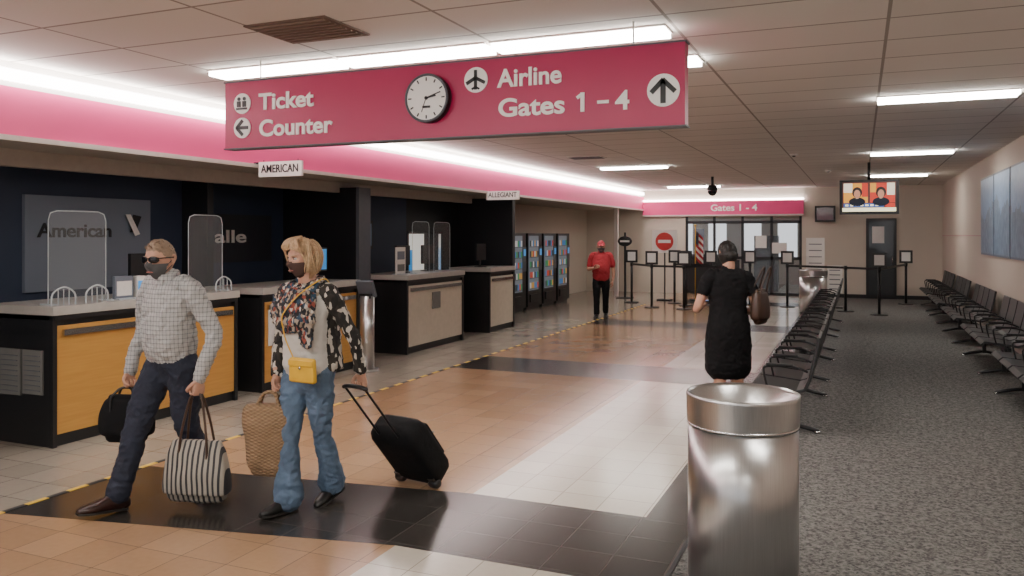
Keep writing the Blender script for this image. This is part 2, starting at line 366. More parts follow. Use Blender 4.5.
arrow(mb,-4.33,2.535,.11,-math.pi/2,m_black,FY-.014); arrow(mb,-1.10,2.60,.145,0,m_black,FY-.014)
y=FY-.014; mb.box((-2.36,y,2.755),(.02,.008,.13),m_black); T=Matrix.Translation((-2.36,y,2.755))
for sg in(-1,1): mb.box((sg*.034,0,-.005),(.075,.008,.022),m_black,T,rot=(0,sg*28,0)); mb.box((sg*.014,0,-.055),(.03,.008,.012),m_black,T,rot=(0,sg*28,0))
for dx in(-.026,.026): disc(mb,-4.33+dx,2.755,.014,FY-.01,m_black,.006); mb.box((-4.33+dx,y,2.715),(.032,.008,.045),m_black)
mb.box((-4.33,y,2.68),(.10,.008,.015),m_black)
# numeral 1 with flag, dash
mb.box((-1.615,FY-.006,2.56),(.026,.008,.122),m_txt); mb.box((-1.637,FY-.006,2.598),(.036,.008,.020),m_txt,rot=(0,-35,0))
mb.box((-1.48,FY-.006,2.553),(.075,.008,.020),m_txt)
cx,cz=-2.71,2.65
m_face=M('clock_face',(.85,.84,.80),.5,emit=.1,nz=(2,.01))  # faint glow put into the dial, which faces away from the lamps
mb.cyl((cx,FY,cz),(cx,FY-.05,cz),.165,.16,m_blackm,48); disc(mb,cx,cz,.15,FY-.05,m_face,.004); mb.cyl((cx,FY-.05,cz),(cx,FY-.062,cz),.012,.012,m_black)
mb.limb([(cx+.158*math.cos(a*math.pi/12),FY-.055,cz+.158*math.sin(a*math.pi/12)) for a in range(24)],[.009]*24,m_panel,ref=(0,1,0),seg=8,sub=2,closed=True)
for k in range(12):
    a=k*math.pi/6; mb.box((cx+.128*math.sin(a),FY-.056,cz+.128*math.cos(a)),(.008,.004,.024),m_black,rot=(0,math.degrees(a),0))
for L,a,w in((.075,80,.010),(.115,72,.007),(.10,200,.003)):
    r=math.radians(a); mb.box((cx+L/2*math.sin(r),FY-.06,cz+L/2*math.cos(r)),(w,.004,L),m_black,rot=(0,a,0))
mb.box((cx,FY-.055,cz-.06),(.06,.004,.016),m_black)
sg_=mb.obj('hanging_direction_sign')
text('Ticket',(-4.17,FY-.006,2.665),.17,m_txt,sg_,w=.50,bold=.024); text('Counter',(-4.17,FY-.006,2.465),.17,m_txt,sg_,w=.66,bold=.024)
text('Airline',(-2.20,FY-.006,2.695),.165,m_txt,sg_,w=.45,bold=.022); text('Gates',(-2.20,FY-.006,2.50),.165,m_txt,sg_,w=.46,bold=.022); text('4',(-1.40,FY-.006,2.50),.165,m_txt,sg_,w=.09,bold=.022)

def small_sign(x,y,z0,z1,w,s):
    mb=MB(); mb.bx(x-w/2,x+w/2,y-.015,y+.015,z0,z1,m_whitep); 
    for dx in(-w*.4,w*.4): mb.cyl((x+dx,y,z1),(x+dx,y,z1+.02),.004,.004,m_blackm,8)
    mb.bx(x-w/2-.06 if x-w/2>XF+.1 else XF,x-w/2,y-.01,y+.01,z1-.02,z1,m_blackm)
    o=mb.obj('airline_name_sign'); text(s,(x,y-.017,z0+.045),.12,m_black,o,w=w*.86,align='CENTER',bold=.01)
small_sign(-5.65,7.04,2.34,2.50,.56,'AMERICAN'); small_sign(-5.69,13.0,2.33,2.48,.62,'ALLEGIANT')

# ------------------------------------------------------------------ ticket counters
m_notice=M('notice_paper',(.16,.16,.15),.7)
def counter(y0,y1,front,panels,rail=True):
    mb=MB(); x0,x1=-6.75,-6.02
    mb.bx(x0,x1,y0,y1,.0,1.06,m_black); mb.bx(x1,x1+.025,y0+.03,y1-.03,.10,.98,front)
    n=panels
    for k in range(1,n): yy=y0+(y1-y0)*k/n; mb.bx(x1+.02,x1+.03,yy-.006,yy+.006,.1,.98,m_black)
    mb.bx(x0-.03,x1+.06,y0-.02,y1+.02,1.07,1.14,m_top); mb.bx(x0,x1+.05,y0,y1,1.03,1.07,m_black)
    if rail: mb.bx(x1+.035,x1+.06,y0+.08,y1-.08,.90,.95,m_chrome); mb.bx(x1+.02,x1+.04,y0+.2,y0+.24,.90,.95,m_chrome); mb.bx(x1+.02,x1+.04,y1-.24,y1-.2,.90,.95,m_chrome)
    mb.bx(x1+.0,x1+.04,y0-.01,y0+.03,0,1.07,m_blackm); mb.bx(x1,x1+.04,y1-.03,y1+.01,0,1.07,m_blackm)
    return mb
mb=counter(4.64,6.75,m_wood,2)
mb.bx(-6.70,-6.36,4.625,4.64,.40,.78,m_notice); mb.bx(-6.33,-6.10,4.625,4.64,.42,.78,m_notice)
for k in range(8): mb.bx(-6.67,-6.39,4.62,4.626,.43+k*.042,.436+k*.042,m_panel); mb.bx(-6.31,-6.12,4.62,4.626,.45+k*.04,.456+k*.04,m_panel)
mb.obj('ticket_counter')
mb=counter(7.15,9.0,m_wood,2); mb.bx(-5.99,-5.975,7.25,7.60,.50,.95,m_paper); mb.obj('ticket_counter')
mb=counter(10.25,12.05,m_lam,1); mb.bx(-5.99,-5.975,11.0,11.25,.6,.85,m_notice); mb.obj('ticket_counter')
mb=counter(13.1,14.2,m_lam,1); mb.obj('ticket_counter')
mb=MB(); mb.bx(-7.6,-7.56,5.55,7.1,1.15,2.12,m_board); o=mb.obj('airline_wall_panel')
text('American',(-7.55,5.68,1.70),.2,m_wallk,o,rot=(90,0,90),w=.88)
mb2=MB(); mb2.add([(0,.46,.60),(0,.54,.60),(0,.62,.78),(0,.50,.80)],[(0,1,2,3)],m_wallk); mb2.add([(.001,.40,.80),(.001,.47,.80),(.001,.60,.58),(.001,.53,.56)],[(0,1,2,3)],m_paper)
mb2.obj('logo',loc=V((.05,0,0)),parent=o)
mb=MB(); mb.bx(-7.9,-7.87,8.3,9.6,1.35,2.0,M('airline_board',(.02,.022,.03),.5)); o=mb.obj('airline_wall_board'); text('alle',(-7.86,8.45,1.62),.24,m_paper,o,rot=(90,0,90),w=.6)
def plexi(y0,y1,x=-6.15,z0=1.142,h=.78):
    mb=MB(); r=.08
    pts=[(x,y0,z0+.006),(x,y0,z0+h-r),(x,y0+.02,z0+h-.02),(x,y0+r,z0+h),(x,y1-r,z0+h),(x,y1-.02,z0+h-.02),(x,y1,z0+h-r),(x,y1,z0+.006)]
    mb.add([(x,a,b) for _,a,b in pts],[tuple(range(8))],m_plexi)
    mb.limb(pts,[.004]*8,m_edge,ref=(1,0,0),seg=8,sub=1)
    for yy in(y0,y1): mb.bx(x-.08,x+.08,yy-.015,yy+.015,z0,z0+.012,m_edge)
    mb.obj('plexiglass_screen')
plexi(4.72,5.28); plexi(6.25,6.72); plexi(10.68,11.2); plexi(11.35,11.9)
def arch(y,x=-6.02,z=1.142):
    mb=MB(); mb.limb([(x,y-.11,z+.008),(x,y-.1,z+.1),(x,y,z+.15),(x,y+.1,z+.1),(x,y+.11,z+.008)],[.007]*5,m_edge,seg=8); 
    for k in(-.05,0,.05): mb.limb([(x,y+k,z+.005),(x,y+k,z+.13)],[.004,.004],m_edge,seg=6,sub=1)
    mb.obj('counter_card_rack')
arch(4.76);arch(5.08);arch(6.60)
def monitor(x,y,z,w,h,mat,rot=0):
    mb=MB(); mb.bx(-.02,.02,-w/2,w/2,.12,.12+h,m_black); mb.bx(.02,.024,-w/2+.02,w/2-.02,.14,.1+h,mat); mb.bx(-.03,.0,-.03,.03,.01,.2,m_black); mb.bx(-.08,.08,-.1,.1,0.001,.012,m_black)
    mb.obj('counter_monitor',loc=V((x,y,z)),rot=rot,bevel=.003)
mb=MB(); mb.box((0,0,.11),(.03,.20,.2),m_board); mb.box((.018,0,.10),(.004,.16,.13),m_paper); mb.box((0,0,.008),(.12,.18,.012),m_edge); mb.obj('counter_notice_stand',loc=V((-6.10,5.42,1.141)))
mb=MB(); mb.box((0,0,.101),(.12,.13,.2),m_paper); mb.box((.062,0,.12),(.004,.10,.08),m_blue); mb.obj('tissue_box',loc=V((-6.14,5.62,1.141)))
mb=MB(); mb.box((0,0,.09),(.10,.10,.18),m_black); mb.box((.052,0,.1),(.004,.08,.1),m_paper); mb.obj('card_reader',loc=V((-6.12,5.82,1.141)))
monitor(-6.35,8.6,1.14,.42,.3,m_blue); monitor(-6.5,6.05,1.14,.4,.28,m_black,math.pi); monitor(-6.42,10.85,1.14,.4,.3,m_black,math.pi); monitor(-6.42,11.65,1.14,.4,.3,m_black,math.pi); monitor(-6.4,13.6,1.14,.4,.3,m_black)
mb=MB(); mb.bx(-7.2,-7.17,10.6,11.2,1.5,1.95,m_black); mb.bx(-7.17,-7.165,10.65,11.15,1.55,1.9,M('tv_dim',(.05,.09,.14),.3,emit=.5)); mb.obj('flight_info_screen')
mb=MB(); mb.cyl((0,0,0),(0,0,.03),.15,.15,m_steel); mb.cyl((0,0,.03),(0,0,.95),.09,.09,m_steel,32); mb.box((.0,-.02,1.04),(.24,.04,.22),m_panel,rot=(25,0,0)); mb.box((0,0,.95),(.16,.12,.06),m_blackm); mb.obj('check_in_kiosk',loc=V((-5.75,8.85,0)))
mb=MB(); mb.box((0,0,.2),(.02,.26,.4),m_paper); mb.box((.012,0,.28),(.004,.20,.12),m_board); mb.box((.012,0,.1),(.004,.20,.1),m_notice); mb.box((0,0,.008),(.14,.24,.012),m_edge); mb.obj('brochure_stand',loc=V((-6.2,10.42,1.141)))

# ------------------------------------------------------------------ vending machines
def vending(y,front,k):
    mb=MB(); x0,x1=-7.78,-6.95
    mb.bx(x0,x1,y,y+.88,.08,1.76,m_black); mb.bx(x0+.05,x1-.05,y+.03,y+.85,0,.08,m_blackm)
    mb.bx(x1,x1+.02,y+.03,y+.62,.45,1.7,front); 
    for r in range(5):
        z=.5+r*.24; mb.bx(x1+.02,x1+.03,y+.05,y+.6,z-.02,z-.005,m_panel)
        for c in range(6):
            cc=random.choice(prod); mb.bx(x1+.02,x1+.035,y+.075+c*.09,y+.125+c*.09,z,z+.13,cc)
    mb.bx(x1,x1+.02,y+.66,y+.85,.9,1.45,m_panel); mb.bx(x1+.02,x1+.025,y+.69,y+.82,1.25,1.4,m_blue); mb.bx(x1+.0,x1+.03,y+.1,y+.55,.18,.36,m_blackm)
    mb.obj('vending_machine',bevel=.006)
prod=[M('snack_%d'%i,c,.5,emit=.45) for i,c in enumerate([(.5,.07,.04),(.5,.28,.06),(.06,.18,.4),(.5,.5,.48),(.05,.25,.10),(.04,.05,.05)])]
vf=M('vending_interior',(.13,.155,.18),.3,emit=.5)
for i,y in enumerate((15.3,16.3,17.3,18.3,19.3)): vending(y,vf,i)

# ------------------------------------------------------------------ seating
def bench_mesh(n=4,pitch=.58):
    mb=MB()
    for i in range(n):
        y0=i*pitch+.03; y1=y0+pitch-.06
        prof=[(-.26,.40),(-.22,.435),(-.05,.42),(.13,.40),(.19,.42),(.225,.50),(.27,.70),(.30,.86)]
        up=[V((a,0,b)) for a,b in prof]; vs=[];
        nn=[]
        for k in range(len(up)):
            t=(up[min(len(up)-1,k+1)]-up[max(0,k-1)]).normalized(); nn.append(V((-t.z,0,t.x)))
        for yy in(y0,y1):
            for k in range(len(up)): vs.append(up[k]+V((0,yy,0)))
            for k in range(len(up)): vs.append(up[k]-nn[k]*.028+V((0,yy,0)))
        K=len(up);fs=[]
        for k in range(K-1):
            fs+= [(k,k+1,2*K+k+1,2*K+k),(K+k,3*K+k,3*K+k+1,K+k+1),(k,K+k,K+k+1,k+1),(2*K+k,2*K+k+1,3*K+k+1,3*K+k)]
        fs+=[(0,2*K,3*K,K),(K-1,2*K-1,4*K-1,3*K-1)]
        mb.add(vs,fs,m_seat,None,False)
    for i in range(n+1):
        y=i*pitch
        mb.limb([(-.10,y,.42),(-.13,y,.56),(-.10,y,.60),(.10,y,.61),(.22,y,.57)],[.010]*5,m_blackm,ref=(0,1,0),seg=8,sub=3)
        mb.box((-.0,y,.62),(.22,.04,.018),m_black)
    mb.box((.02,n*pitch/2,.345),(.07,n*pitch+.04,.05),m_blackm)
    for y in(pitch*.5,pitch*(n-.5)):
        mb.box((.02,y,.19),(.05,.05,.28),m_blackm)
        mb.limb([(-.24,y,.02),(-.1,y,.05),(.02,y,.07),(.14,y,.05),(.29,y,.02)],[.020]*5,m_blackm,ref=(0,1,0),seg=8,sub=2)
        for x in(-.24,.29): mb.cyl((x,y,0),(x,y,.02),.03,.03,m_chrome,12)
    return mb.mesh('airport_bench_seating')
bm_=bench_mesh()
def bench(x,y):
    o=bpy.data.objects.new('airport_bench_seating',bm_); COL.objects.link(o); o.location=(x,y,0)
    b=o.modifiers.new('b','BEVEL'); b.width=.004; b.limit_method='ANGLE'; b.angle_limit=math.radians(50)
for y in(7.3,10.0,12.7,15.4): bench(-.63,y)
for y in(8.2,11.3,14.4,17.5,20.3): bench(1.6,y)

# ------------------------------------------------------------------ litter bins
def bin_(x,y,r,h):
    mb=MB(); mb.cyl((0,0,0),(0,0,.04),r*.93,r*.93,m_black,48); mb.limb([(0,0,.03),(0,0,h*.48),(0,0,h*.84)],[r*.97]*3,m_steel,seg=64,sub=1,rnd=False)
    mb.limb([(0,0,h*.845),(0,0,h*.86)],[r*.985]*2,m_chrome,seg=64,sub=1,rnd=False)
    prof=[(r*.985,h*.86),(r*1.0,h*.985),(r*1.005,h),(r*.975,h*1.003),(r*.95,h*.985),(r*.72,h*.91),(r*.70,h*.80)]
    S=64; vs=[];fs=[]
    for a,z in prof:
        for k in range(S): t=2*math.pi*k/S; vs.append((a*math.cos(t),a*math.sin(t),z))
    for i in range(len(prof)-1):
        for k in range(S): l=(k+1)%S; fs.append((i*S+k,i*S+l,(i+1)*S+l,(i+1)*S+k))
    mb.add(vs,fs,m_steel,None,True)
    mb.cyl((0,0,h*.842),(0,0,h*.845),r*.9,r*.9,m_black,48)
    mb.obj('steel_trash_can',loc=V((x,y,0)))
bin_(-.515,4.02,.262,.97); bin_(-.95,19.2,.30,.95)

# ------------------------------------------------------------------ queue stanchions
def stanchion(x,y,sign=None):
    mb=MB(); mb.cyl((0,0,0),(0,0,.02),.18,.17,m_black,32); mb.cyl((0,0,.02),(0,0,.98),.03,.03,m_blackm,16); mb.cyl((0,0,.94),(0,0,1.03),.038,.038,m_black,16)
    if sign:
        mb.box((0,0,1.18),(.30,.02,.32),m_black); mb.box((0,-.012,1.18),(.20,.004,.22),m_paper)
    mb.obj('queue_stanchion',loc=V((x,y,0)))
def belt(a,b):
    mb=MB(); d=V(b)-V(a); c=(V(a)+V(b))/2; mb.box((0,0,0),(d.length-.07,.006,.05),m_black); mb.obj('queue_belt',loc=V((c.x,c.y,.985)),rot=math.atan2(d.y,d.x))
L1=[(-5.35,20.4),(-4.55,19.2),(-4.3,20.6),(-3.75,19.0),(-3.35,20.3),(-2.7,19.6),(-3.9,20.0),(-2.5,20.9)]
for i,p in enumerate(L1): stanchion(*p,sign=i not in(5,))
for a,b in((0,1),(1,3),(2,4),(3,5)): belt((*L1[a],0),(*L1[b],0))
L2=[(-1.6,20.6),(-.3,19.9),(.38,19.3),(1.05,22.6)]
for i,p in enumerate(L2): stanchion(*p,sign=i in(0,2,3))
for a in range(3): belt((*L2[a],0),(*L2[a+1],0))
def poster(x,y,w,z0,z1,red=False,tilt=0):
    mb=MB(); mb.box((0,0,.015),(.35,.35,.03),m_blackm); mb.cyl((0,.02,.03),(0,.02,z1),.02,.02,m_blackm,12); mb.bx(-w/2,w/2,-.02,.0,z0,z1,m_whitep)
    if red:
        r=w*.36; cz=(z0+z1)/2; mb.cyl((0,-.02,cz),(0,-.028,cz),r,r,M('no_entry_red',(.55,.03,.03),.4),32); mb.box((0,-.032,cz),(r*1.4,.006,r*.35),m_whitep)
    else:
        for k in range(5): mb.box((0,-.022,z0+(z1-z0)*(.15+.17*k)),(w*.7,.004,.02),m_panel)
    mb.obj('no_entry_sign_stand' if red else 'poster_stand',loc=V((x,y,0)))
poster(-4.75,21.5,.66,1.25,1.85,True); poster(-1.0,21.2,.42,.75,1.65); poster(-.55,20.8,.34,.35,1.0)
mb=MB(); mb.bx(-6.35,-6.25,22.3,22.4,0,2.47,m_whitep); mb.obj('column')
mb=MB(); mb.box((0,0,.01),(.4,.4,.02),m_black); mb.box((0,0,.9),(.05,.05,1.78),m_blackm); mb.ell((0,-.03,1.55),(.2,.015,.14),m_black); mb.box((0,-.045,1.55),(.26,.004,.05),m_whitep); mb.obj('pictogram_sign_stand',loc=V((-5.9,21.8,0)))
m_flr=M('flag_red',(.4,.03,.04),.8)
mb=MB(); mb.cyl((0,0,0),(0,0,.03),.15,.15,m_black); mb.cyl((0,0,.03),(0,0,1.95),.012,.012,m_yel,10); mb.ell((0,0,1.97),(.03,.03,.03),m_yel)
S=[(x*.03,.02*math.sin(x*1.6)) for x in range(8)]
for r in range(9):
    for i in range(7):
        z1=1.85-r*.085-i*.03; c=m_flr if r%2==0 else m_whitep
        if r<4 and i<3: c=m_walld
        mb.add([(S[i][0],S[i][1],z1),(S[i+1][0],S[i+1][1],z1-.03),(S[i+1][0],S[i+1][1],z1-.115),(S[i][0],S[i][1],z1-.085)],[(0,1,2,3)],c)
mb.obj('flag_on_pole',loc=V((-4.0,21.8,0)))
# hanging TV
mb=MB(); x,y=.15,16.4
mb.bx(x-.50,x+.50,y-.03,y+.05,2.10,2.73,m_black); mb.cyl((x,y,2.72),(x,y,CZ),.025,.025,m_blackm)
def em(n,c,e=1.2): return M(n,c,.5,emit=e,nz=(3,.1))
Y=y-.03
def q(a,b,c,d,m,k=1): mb.bx(x+a,x+b,Y-.002*k,Y-.002*(k-1),c,d,m)
q(-.45,.45,2.15,2.69,em('screen_bg',(.10,.035,.03),.9))
sr=em('screen_red',(.60,.05,.03),.9); so=em('screen_orange',(.80,.36,.05),.9); sp_=em('screen_pale',(.75,.65,.5)); sb=em('screen_blue',(.05,.10,.3)); st=em('screen_ticker',(.85,.8,.5),1.5)
q(-.43,-.02,2.31,2.67,so,2); q(.02,.43,2.31,2.67,sr,2); q(-.43,-.28,2.5,2.67,sp_,3); q(-.12,-.02,2.42,2.67,sr,3); q(.30,.43,2.45,2.67,sp_,3); q(.02,.12,2.5,2.67,so,3)
q(-.45,.45,2.15,2.22,st,2); q(-.43,.25,2.23,2.30,sb,2); q(.27,.43,2.23,2.30,sr,2)
for k in range(7): q(-.40+k*.085,-.35+k*.085,2.25,2.28,st,3)
mf=em('screen_face',(.50,.24,.15),.9); mh=em('screen_hair',(.03,.02,.02),.5)
for cx_ in(-.2,.2):
    mb.ell((x+cx_,Y-.008,2.50),(.085,.003,.10),mh); mb.ell((x+cx_,Y-.012,2.47),(.055,.003,.08),mf); mb.ell((x+cx_,Y-.010,2.33),(.14,.003,.08),m_walld); q(cx_-.02,cx_+.02,2.31,2.40,sp_,6)
mb.obj('ceiling_hung_television')
mb=MB(); mb.bx(-1.15,-.62,YB-.22,YB-.1,2.08,2.52,m_black); mb.bx(-1.1,-.67,YB-.225,YB-.22,2.13,2.47,m_lens); mb.bx(-.95,-.82,YB-.1,YB,2.25,2.35,m_blackm); mb.obj('wall_monitor')
mb=MB()
for i in range(5):
    y1=16.6-i*1.55; mb.bx(XR-.03,XR-.001,y1-1.5,y1,1.38,2.70,m_board); mb.bx(XR-.035,XR-.03,y1-1.47,y1-.03,1.41,2.67,m_mural)
mb.obj('wall_mural')
single('trim_right',XR-.01,XR,Y0,YB,1.70,1.712,M('trim_pink',(.4,.12,.14),.5),loc=Z3)

# ================================================================== PEOPLE
def sm01(t): t=max(0,min(1,t)); return t*t*(3-2*t)
def headpt(d):
    x,y,z=d; p=V((x*.076,y*.097,z*.118))
    if z<0:
        t=-z; p.x*=1-.30*t*t
        p.y*= (1-.42*t) if y>0 else (1-.04*t)
    if y<0:
        g=lambda cx,cz,sx,sz: math.exp(-((p.x-cx)/sx)**2-((p.z-cz)/sz)**2)
        dy=0
        dy-=.024*g(0,-.028,.012,.016)+.012*g(0,-.004,.009,.026)
        for s in(-1,1): dy+=.011*g(s*.031,.008,.017,.012); dy-=.005*g(s*.028,.030,.022,.008)+.004*g(s*.042,-.03,.018,.02)
        dy-=.006*g(0,-.062,.022,.005)+.005*g(0,-.073,.018,.005)-.004*g(0,-.0675,.02,.002)
        dy-=.009*g(0,-.10,.022,.014)
        p.y+=dy*min(1,-y*2.2)
    return p
def shell(mb,T,mat,off,region,nu=64,nv=48):
    P=[];ok=[]
    for j in range(nv+1):
        ph=math.pi*j/nv
        for i in range(nu):
            th=2*math.pi*i/nu; d=V((math.sin(ph)*math.cos(th),math.sin(ph)*math.sin(th),math.cos(ph))); p=headpt(d)
            ok.append(region(p)); P.append(p+d*off(p,d))
    fs=[]
    for j in range(nv):
        for i in range(nu):
            k=(i+1)%nu; f=(j*nu+i,(j+1)*nu+i,(j+1)*nu+k,j*nu+k)
            if all(ok[q] for q in f): fs.append(f)
    mb.add(P,fs,mat,T,True)
m_lips=M('lips',(.35,.12,.10),.5)
def head(parent,c,yaw,pitch,skin,hair,style,mask=None,glasses=False,neck_to=None,sc=1.,roll=0):
    mb=MB(); T=Matrix.Translation(c)@Matrix.Rotation(math.radians(yaw),4,'Z')@Matrix.Rotation(math.radians(pitch),4,'X')@Matrix.Rotation(math.radians(roll),4,'Y')@Matrix.Scale(sc,4)
    shell(mb,T,skin,lambda p,d:0,lambda p:True)
    if neck_to is not None:
        mb.limb([T@V((0,.02,-.03)),T@V((0,.025,-.09)),neck_to],[.052,.054,.062],skin,seg=20)
    for s in(-1,1):
        mb.limb([(s*.074,.02,-.03),(s*.083,.03,.0),(s*.085,.032,.022),(s*.079,.018,.028),(s*.076,.008,.008)],[.007,.009,.010,.008,.006],skin,seg=8,T=T)
        mb.ell((s*.077,.018,.0),(.008,.014,.022),skin,T,12,8)
        mb.ell((s*.031,-.079,.008),(.0125,.011,.009),m_eye,T,14,10); mb.ell((s*.031,-.088,.008),(.0055,.003,.0055),m_iris,T,10,6)
        mb.limb([(s*.017,-.089,.0145),(s*.031,-.092,.0175),(s*.045,-.084,.013)],[.0022,.0028,.002],m_iris,seg=6,T=T)
        mb.limb([(s*.014,-.094,.026),(s*.03,-.096,.031),(s*.046,-.088,.026)],[.003,.0035,.002],hair,seg=6,T=T)
    mb.limb([(-.022,-.0955,-.067),(0,-.102,-.065),(.022,-.0955,-.067)],[.003,.005,.003],m_lips,seg=8,T=T)
    nz=lambda p,a,b:noise.noise(V((p.x*a,p.y*a,p.z*b)))
    if style=='short':
        line=lambda p:.016-p.y*.58-(.012 if abs(p.x)>.06 and p.y<.02 else 0)
        shell(mb,T,hair,lambda p,d:.011*sm01((p.z-line(p))/.025)+.004*nz(p,60,25),lambda p:p.z>line(p)-.004,96,72)
        for k in range(140):
            a=random.uniform(0,2*math.pi); e=random.uniform(.45,.98); d=V((math.cos(a)*math.sqrt(1-e*e),math.sin(a)*math.sqrt(1-e*e),e)); q=headpt(d)
            if q.z<line(q)+.012: continue
            t=V((random.uniform(-.5,.5),-.6,.1)); q=q+d*.007; mb.limb([q,q+d*.006+t*.010,q+d*.006+t*.020],[.003,.0025,.001],hair,seg=5,sub=2,T=T)
    if style=='bob':
        def reg(p): return not(p.y<-.012 and abs(p.x)<.067 and p.z<.062-.35*abs(p.x)) and p.z>-.100 and not(p.y<.0 and p.z<-.075)
        def off(p,d):
            e=.022+.014*nz(p,22,14)+.008*nz(p,80,16)+.010*sm01(-p.z/.08+.3)
            if p.y<-.03: e*=.75
            return e
        shell(mb,T,hair,off,reg,96,72); shell(mb,T,hair,lambda p,d:.006,reg)
        for k in range(190):
            a=random.uniform(-.35,math.pi+.35); top=random.uniform(-.2,1.6); pts=[]; jx=random.uniform(-.008,.010)
            for j in range(5):
                t=j/4; aa=a+.15*math.sin(t*3+k); d=V((math.cos(aa),math.sin(aa),top*(1-t)-t*.8)).normalized(); q=headpt(d); q=q+V((math.cos(aa),math.sin(aa),0))*(.020+.022*t+jx)+V((0,0,.02*(1-t) if top>.5 else 0)); pts.append(q+V((0,0,-.010*t)))
            mb.limb(pts,[.003,.0055,.005,.004,.0015],hair,seg=5,sub=3,T=T)
        for k in range(60):
            a=random.uniform(-.8,.8); sd=1 if a>0 else -1; j=random.uniform(-.006,.008)
            pts=[(a*.03,-.01,.138+j),(a*.07,-.072,.126+j),(a*.10+sd*.012,-.094,.087+j),(sd*(.078+random.random()*.012),-.07,.045),(sd*(.090+random.random()*.014),-.04,-.01-random.random()*.03)]
            mb.limb(pts,[.004,.006,.006,.0045,.002],hair,seg=5,sub=3,T=T)
    if style=='bun':
        def reg(p): return p.z>-.085 and not(p.y<-.02 and p.z<.055)
        shell(mb,T,hair,lambda p,d:.016+.004*nz(p,60,20)+(.012 if p.y>0 and p.z<0 else 0),reg)
        mb.ell((0,.095,-.03),(.05,.035,.05),hair,T)
        for k in range(30):
            a=random.uniform(.1,math.pi-.1); pts=[headpt(V((math.cos(a),math.sin(a),q)).normalized())*1.2 for q in(.8,.2,-.3,-.7)]
            mb.limb(pts,[.004,.007,.006,.003],hair,seg=6,sub=2,T=T)
    if style=='cap':
        shell(mb,T,m_cap,lambda p,d:.016,lambda p:p.z>.038)
        mb.limb([(0,-.08,.045),(0,-.12,.048),(0,-.165,.035)],[(.075,.006),(.07,.005),(.05,.004)],m_cap,T=T)
        shell(mb,T,hair,lambda p,d:.006,lambda p:p.z>-.03 and p.z<.045 and p.y>.01)
    if mask:
        shell(mb,T,mask,lambda p,d:.007+.002*nz(p,50,50),lambda p:p.y<-.018 and p.z<-.012+(.02*math.exp(-(p.x/.02)**2)) and p.z>-.117)
        for s in(-1,1):
            mb.limb([(s*.068,-.03,-.03),(s*.078,.0,-.01),(s*.083,.03,.02)],[.0025]*3,mask,seg=6,T=T); mb.limb([(s*.062,-.03,-.07),(s*.074,.005,-.04),(s*.08,.03,-.02)],[.0025]*3,mask,seg=6,T=T)
    if glasses:
        for s in(-1,1):
            mb.limb([(s*.006,-.104,.012),(s*.018,-.105,.012),(s*.034,-.102,.010),(s*.050,-.094,.010),(s*.062,-.083,.012)],[(.010,.004),(.018,.004),(.021,.004),(.020,.004),(.012,.004)],m_lens,ref=(0,0,1),seg=16,p=2.6,T=T)
            mb.limb([(s*.062,-.085,.018),(s*.078,-.03,.018),(s*.083,.03,.016)],[.0035]*3,m_lens,seg=6,T=T)
        mb.limb([(-.01,-.107,.018),(0,-.11,.02),(.01,-.107,.018)],[.003]*3,m_lens,seg=6,T=T)
    return mb.obj('head',parent=parent)
def hand(parent,w,d,n,s,skin,curl=(55,65,45),thumb=1.,name='hand',sc=1.):
    mb=MB(); w=V(w);d=V(d).normalized();n=V(n);n=(n-d*n.dot(d)).normalized();s=V(s);s=(s-d*s.dot(d)-n*s.dot(n)).normalized()
    k=sc
    mb.limb([w-d*.05,w,w+d*.03*k,w+d*.065*k,w+d*.09*k],[(.027,.022),(.028,.020),(.037*k,.018),(.042*k,.016),(.038*k,.013)],skin,ref=s,seg=18,p=2.4)
    for off,ln,sp in((.031,.072,.10),(.0105,.080,.02),(-.0105,.074,-.05),(-.030,.058,-.13)):
        p=w+d*.082*k+s*off*k; pts=[p-d*.015,p]; a=8
        for q,c in zip((.44,.31,.25),curl):
            a+=c; r=math.radians(a); p=p+(d*math.cos(r)+n*math.sin(r)+s*sp*.5).normalized()*ln*q*k; pts.append(p)
        mb.limb(pts,[.0105*k,.010*k,.0092*k,.0083*k,.0068*k],skin,ref=s,seg=10,sub=4)
    b=w+d*.018*k+s*.026*k
    pts=[b,b+(d*.6+s*.65+n*.45).normalized()*.036*k]; pts.append(pts[-1]+(d*.75+s*.12+n*.7).normalized()*.032*k); pts.append(pts[-1]+(d*.45-s*.45*thumb+n*.6).normalized()*.027*k)
    mb.limb(pts,[.016*k,.0125*k,.011*k,.008*k],skin,ref=n,seg=10,sub=4)
    return mb.obj(name,parent=parent)
def shoe(parent,ank,fw,pitch,mat,sc=1.,heel=0,name='shoe'):
    mb=MB(); f0=V(fw).normalized(); r=math.radians(pitch); f=f0*math.cos(r)+V((0,0,1))*math.sin(r); u=V((0,0,1))*math.cos(r)-f0*math.sin(r); sd=f.cross(u)
    A=V(ank); P=[];R=[];S=[];SR=[]
    for t,w,h in((-.075,.022,.055),(-.06,.032,.085),(-.02,.036,.105),(.03,.036,.098),(.08,.042,.074),(.13,.047,.056),(.17,.043,.046),(.20,.024,.032)):
        P.append(A+f*t*sc+u*(h/2-.088+.006)*1); R.append((w*sc,h/2)); S.append(A+f*(t*1.02)*sc+u*(-.080)); SR.append(((w+.004)*sc,.009))
    mb.limb(P,R,mat,ref=sd,seg=18,p=2.4); mb.limb(S,SR,m_sole,ref=sd,seg=18,p=3)
    mb.limb([A+u*(-.03),A+u*.03],[.042,.045],mat,seg=14)
    return mb.obj(name,parent=parent)
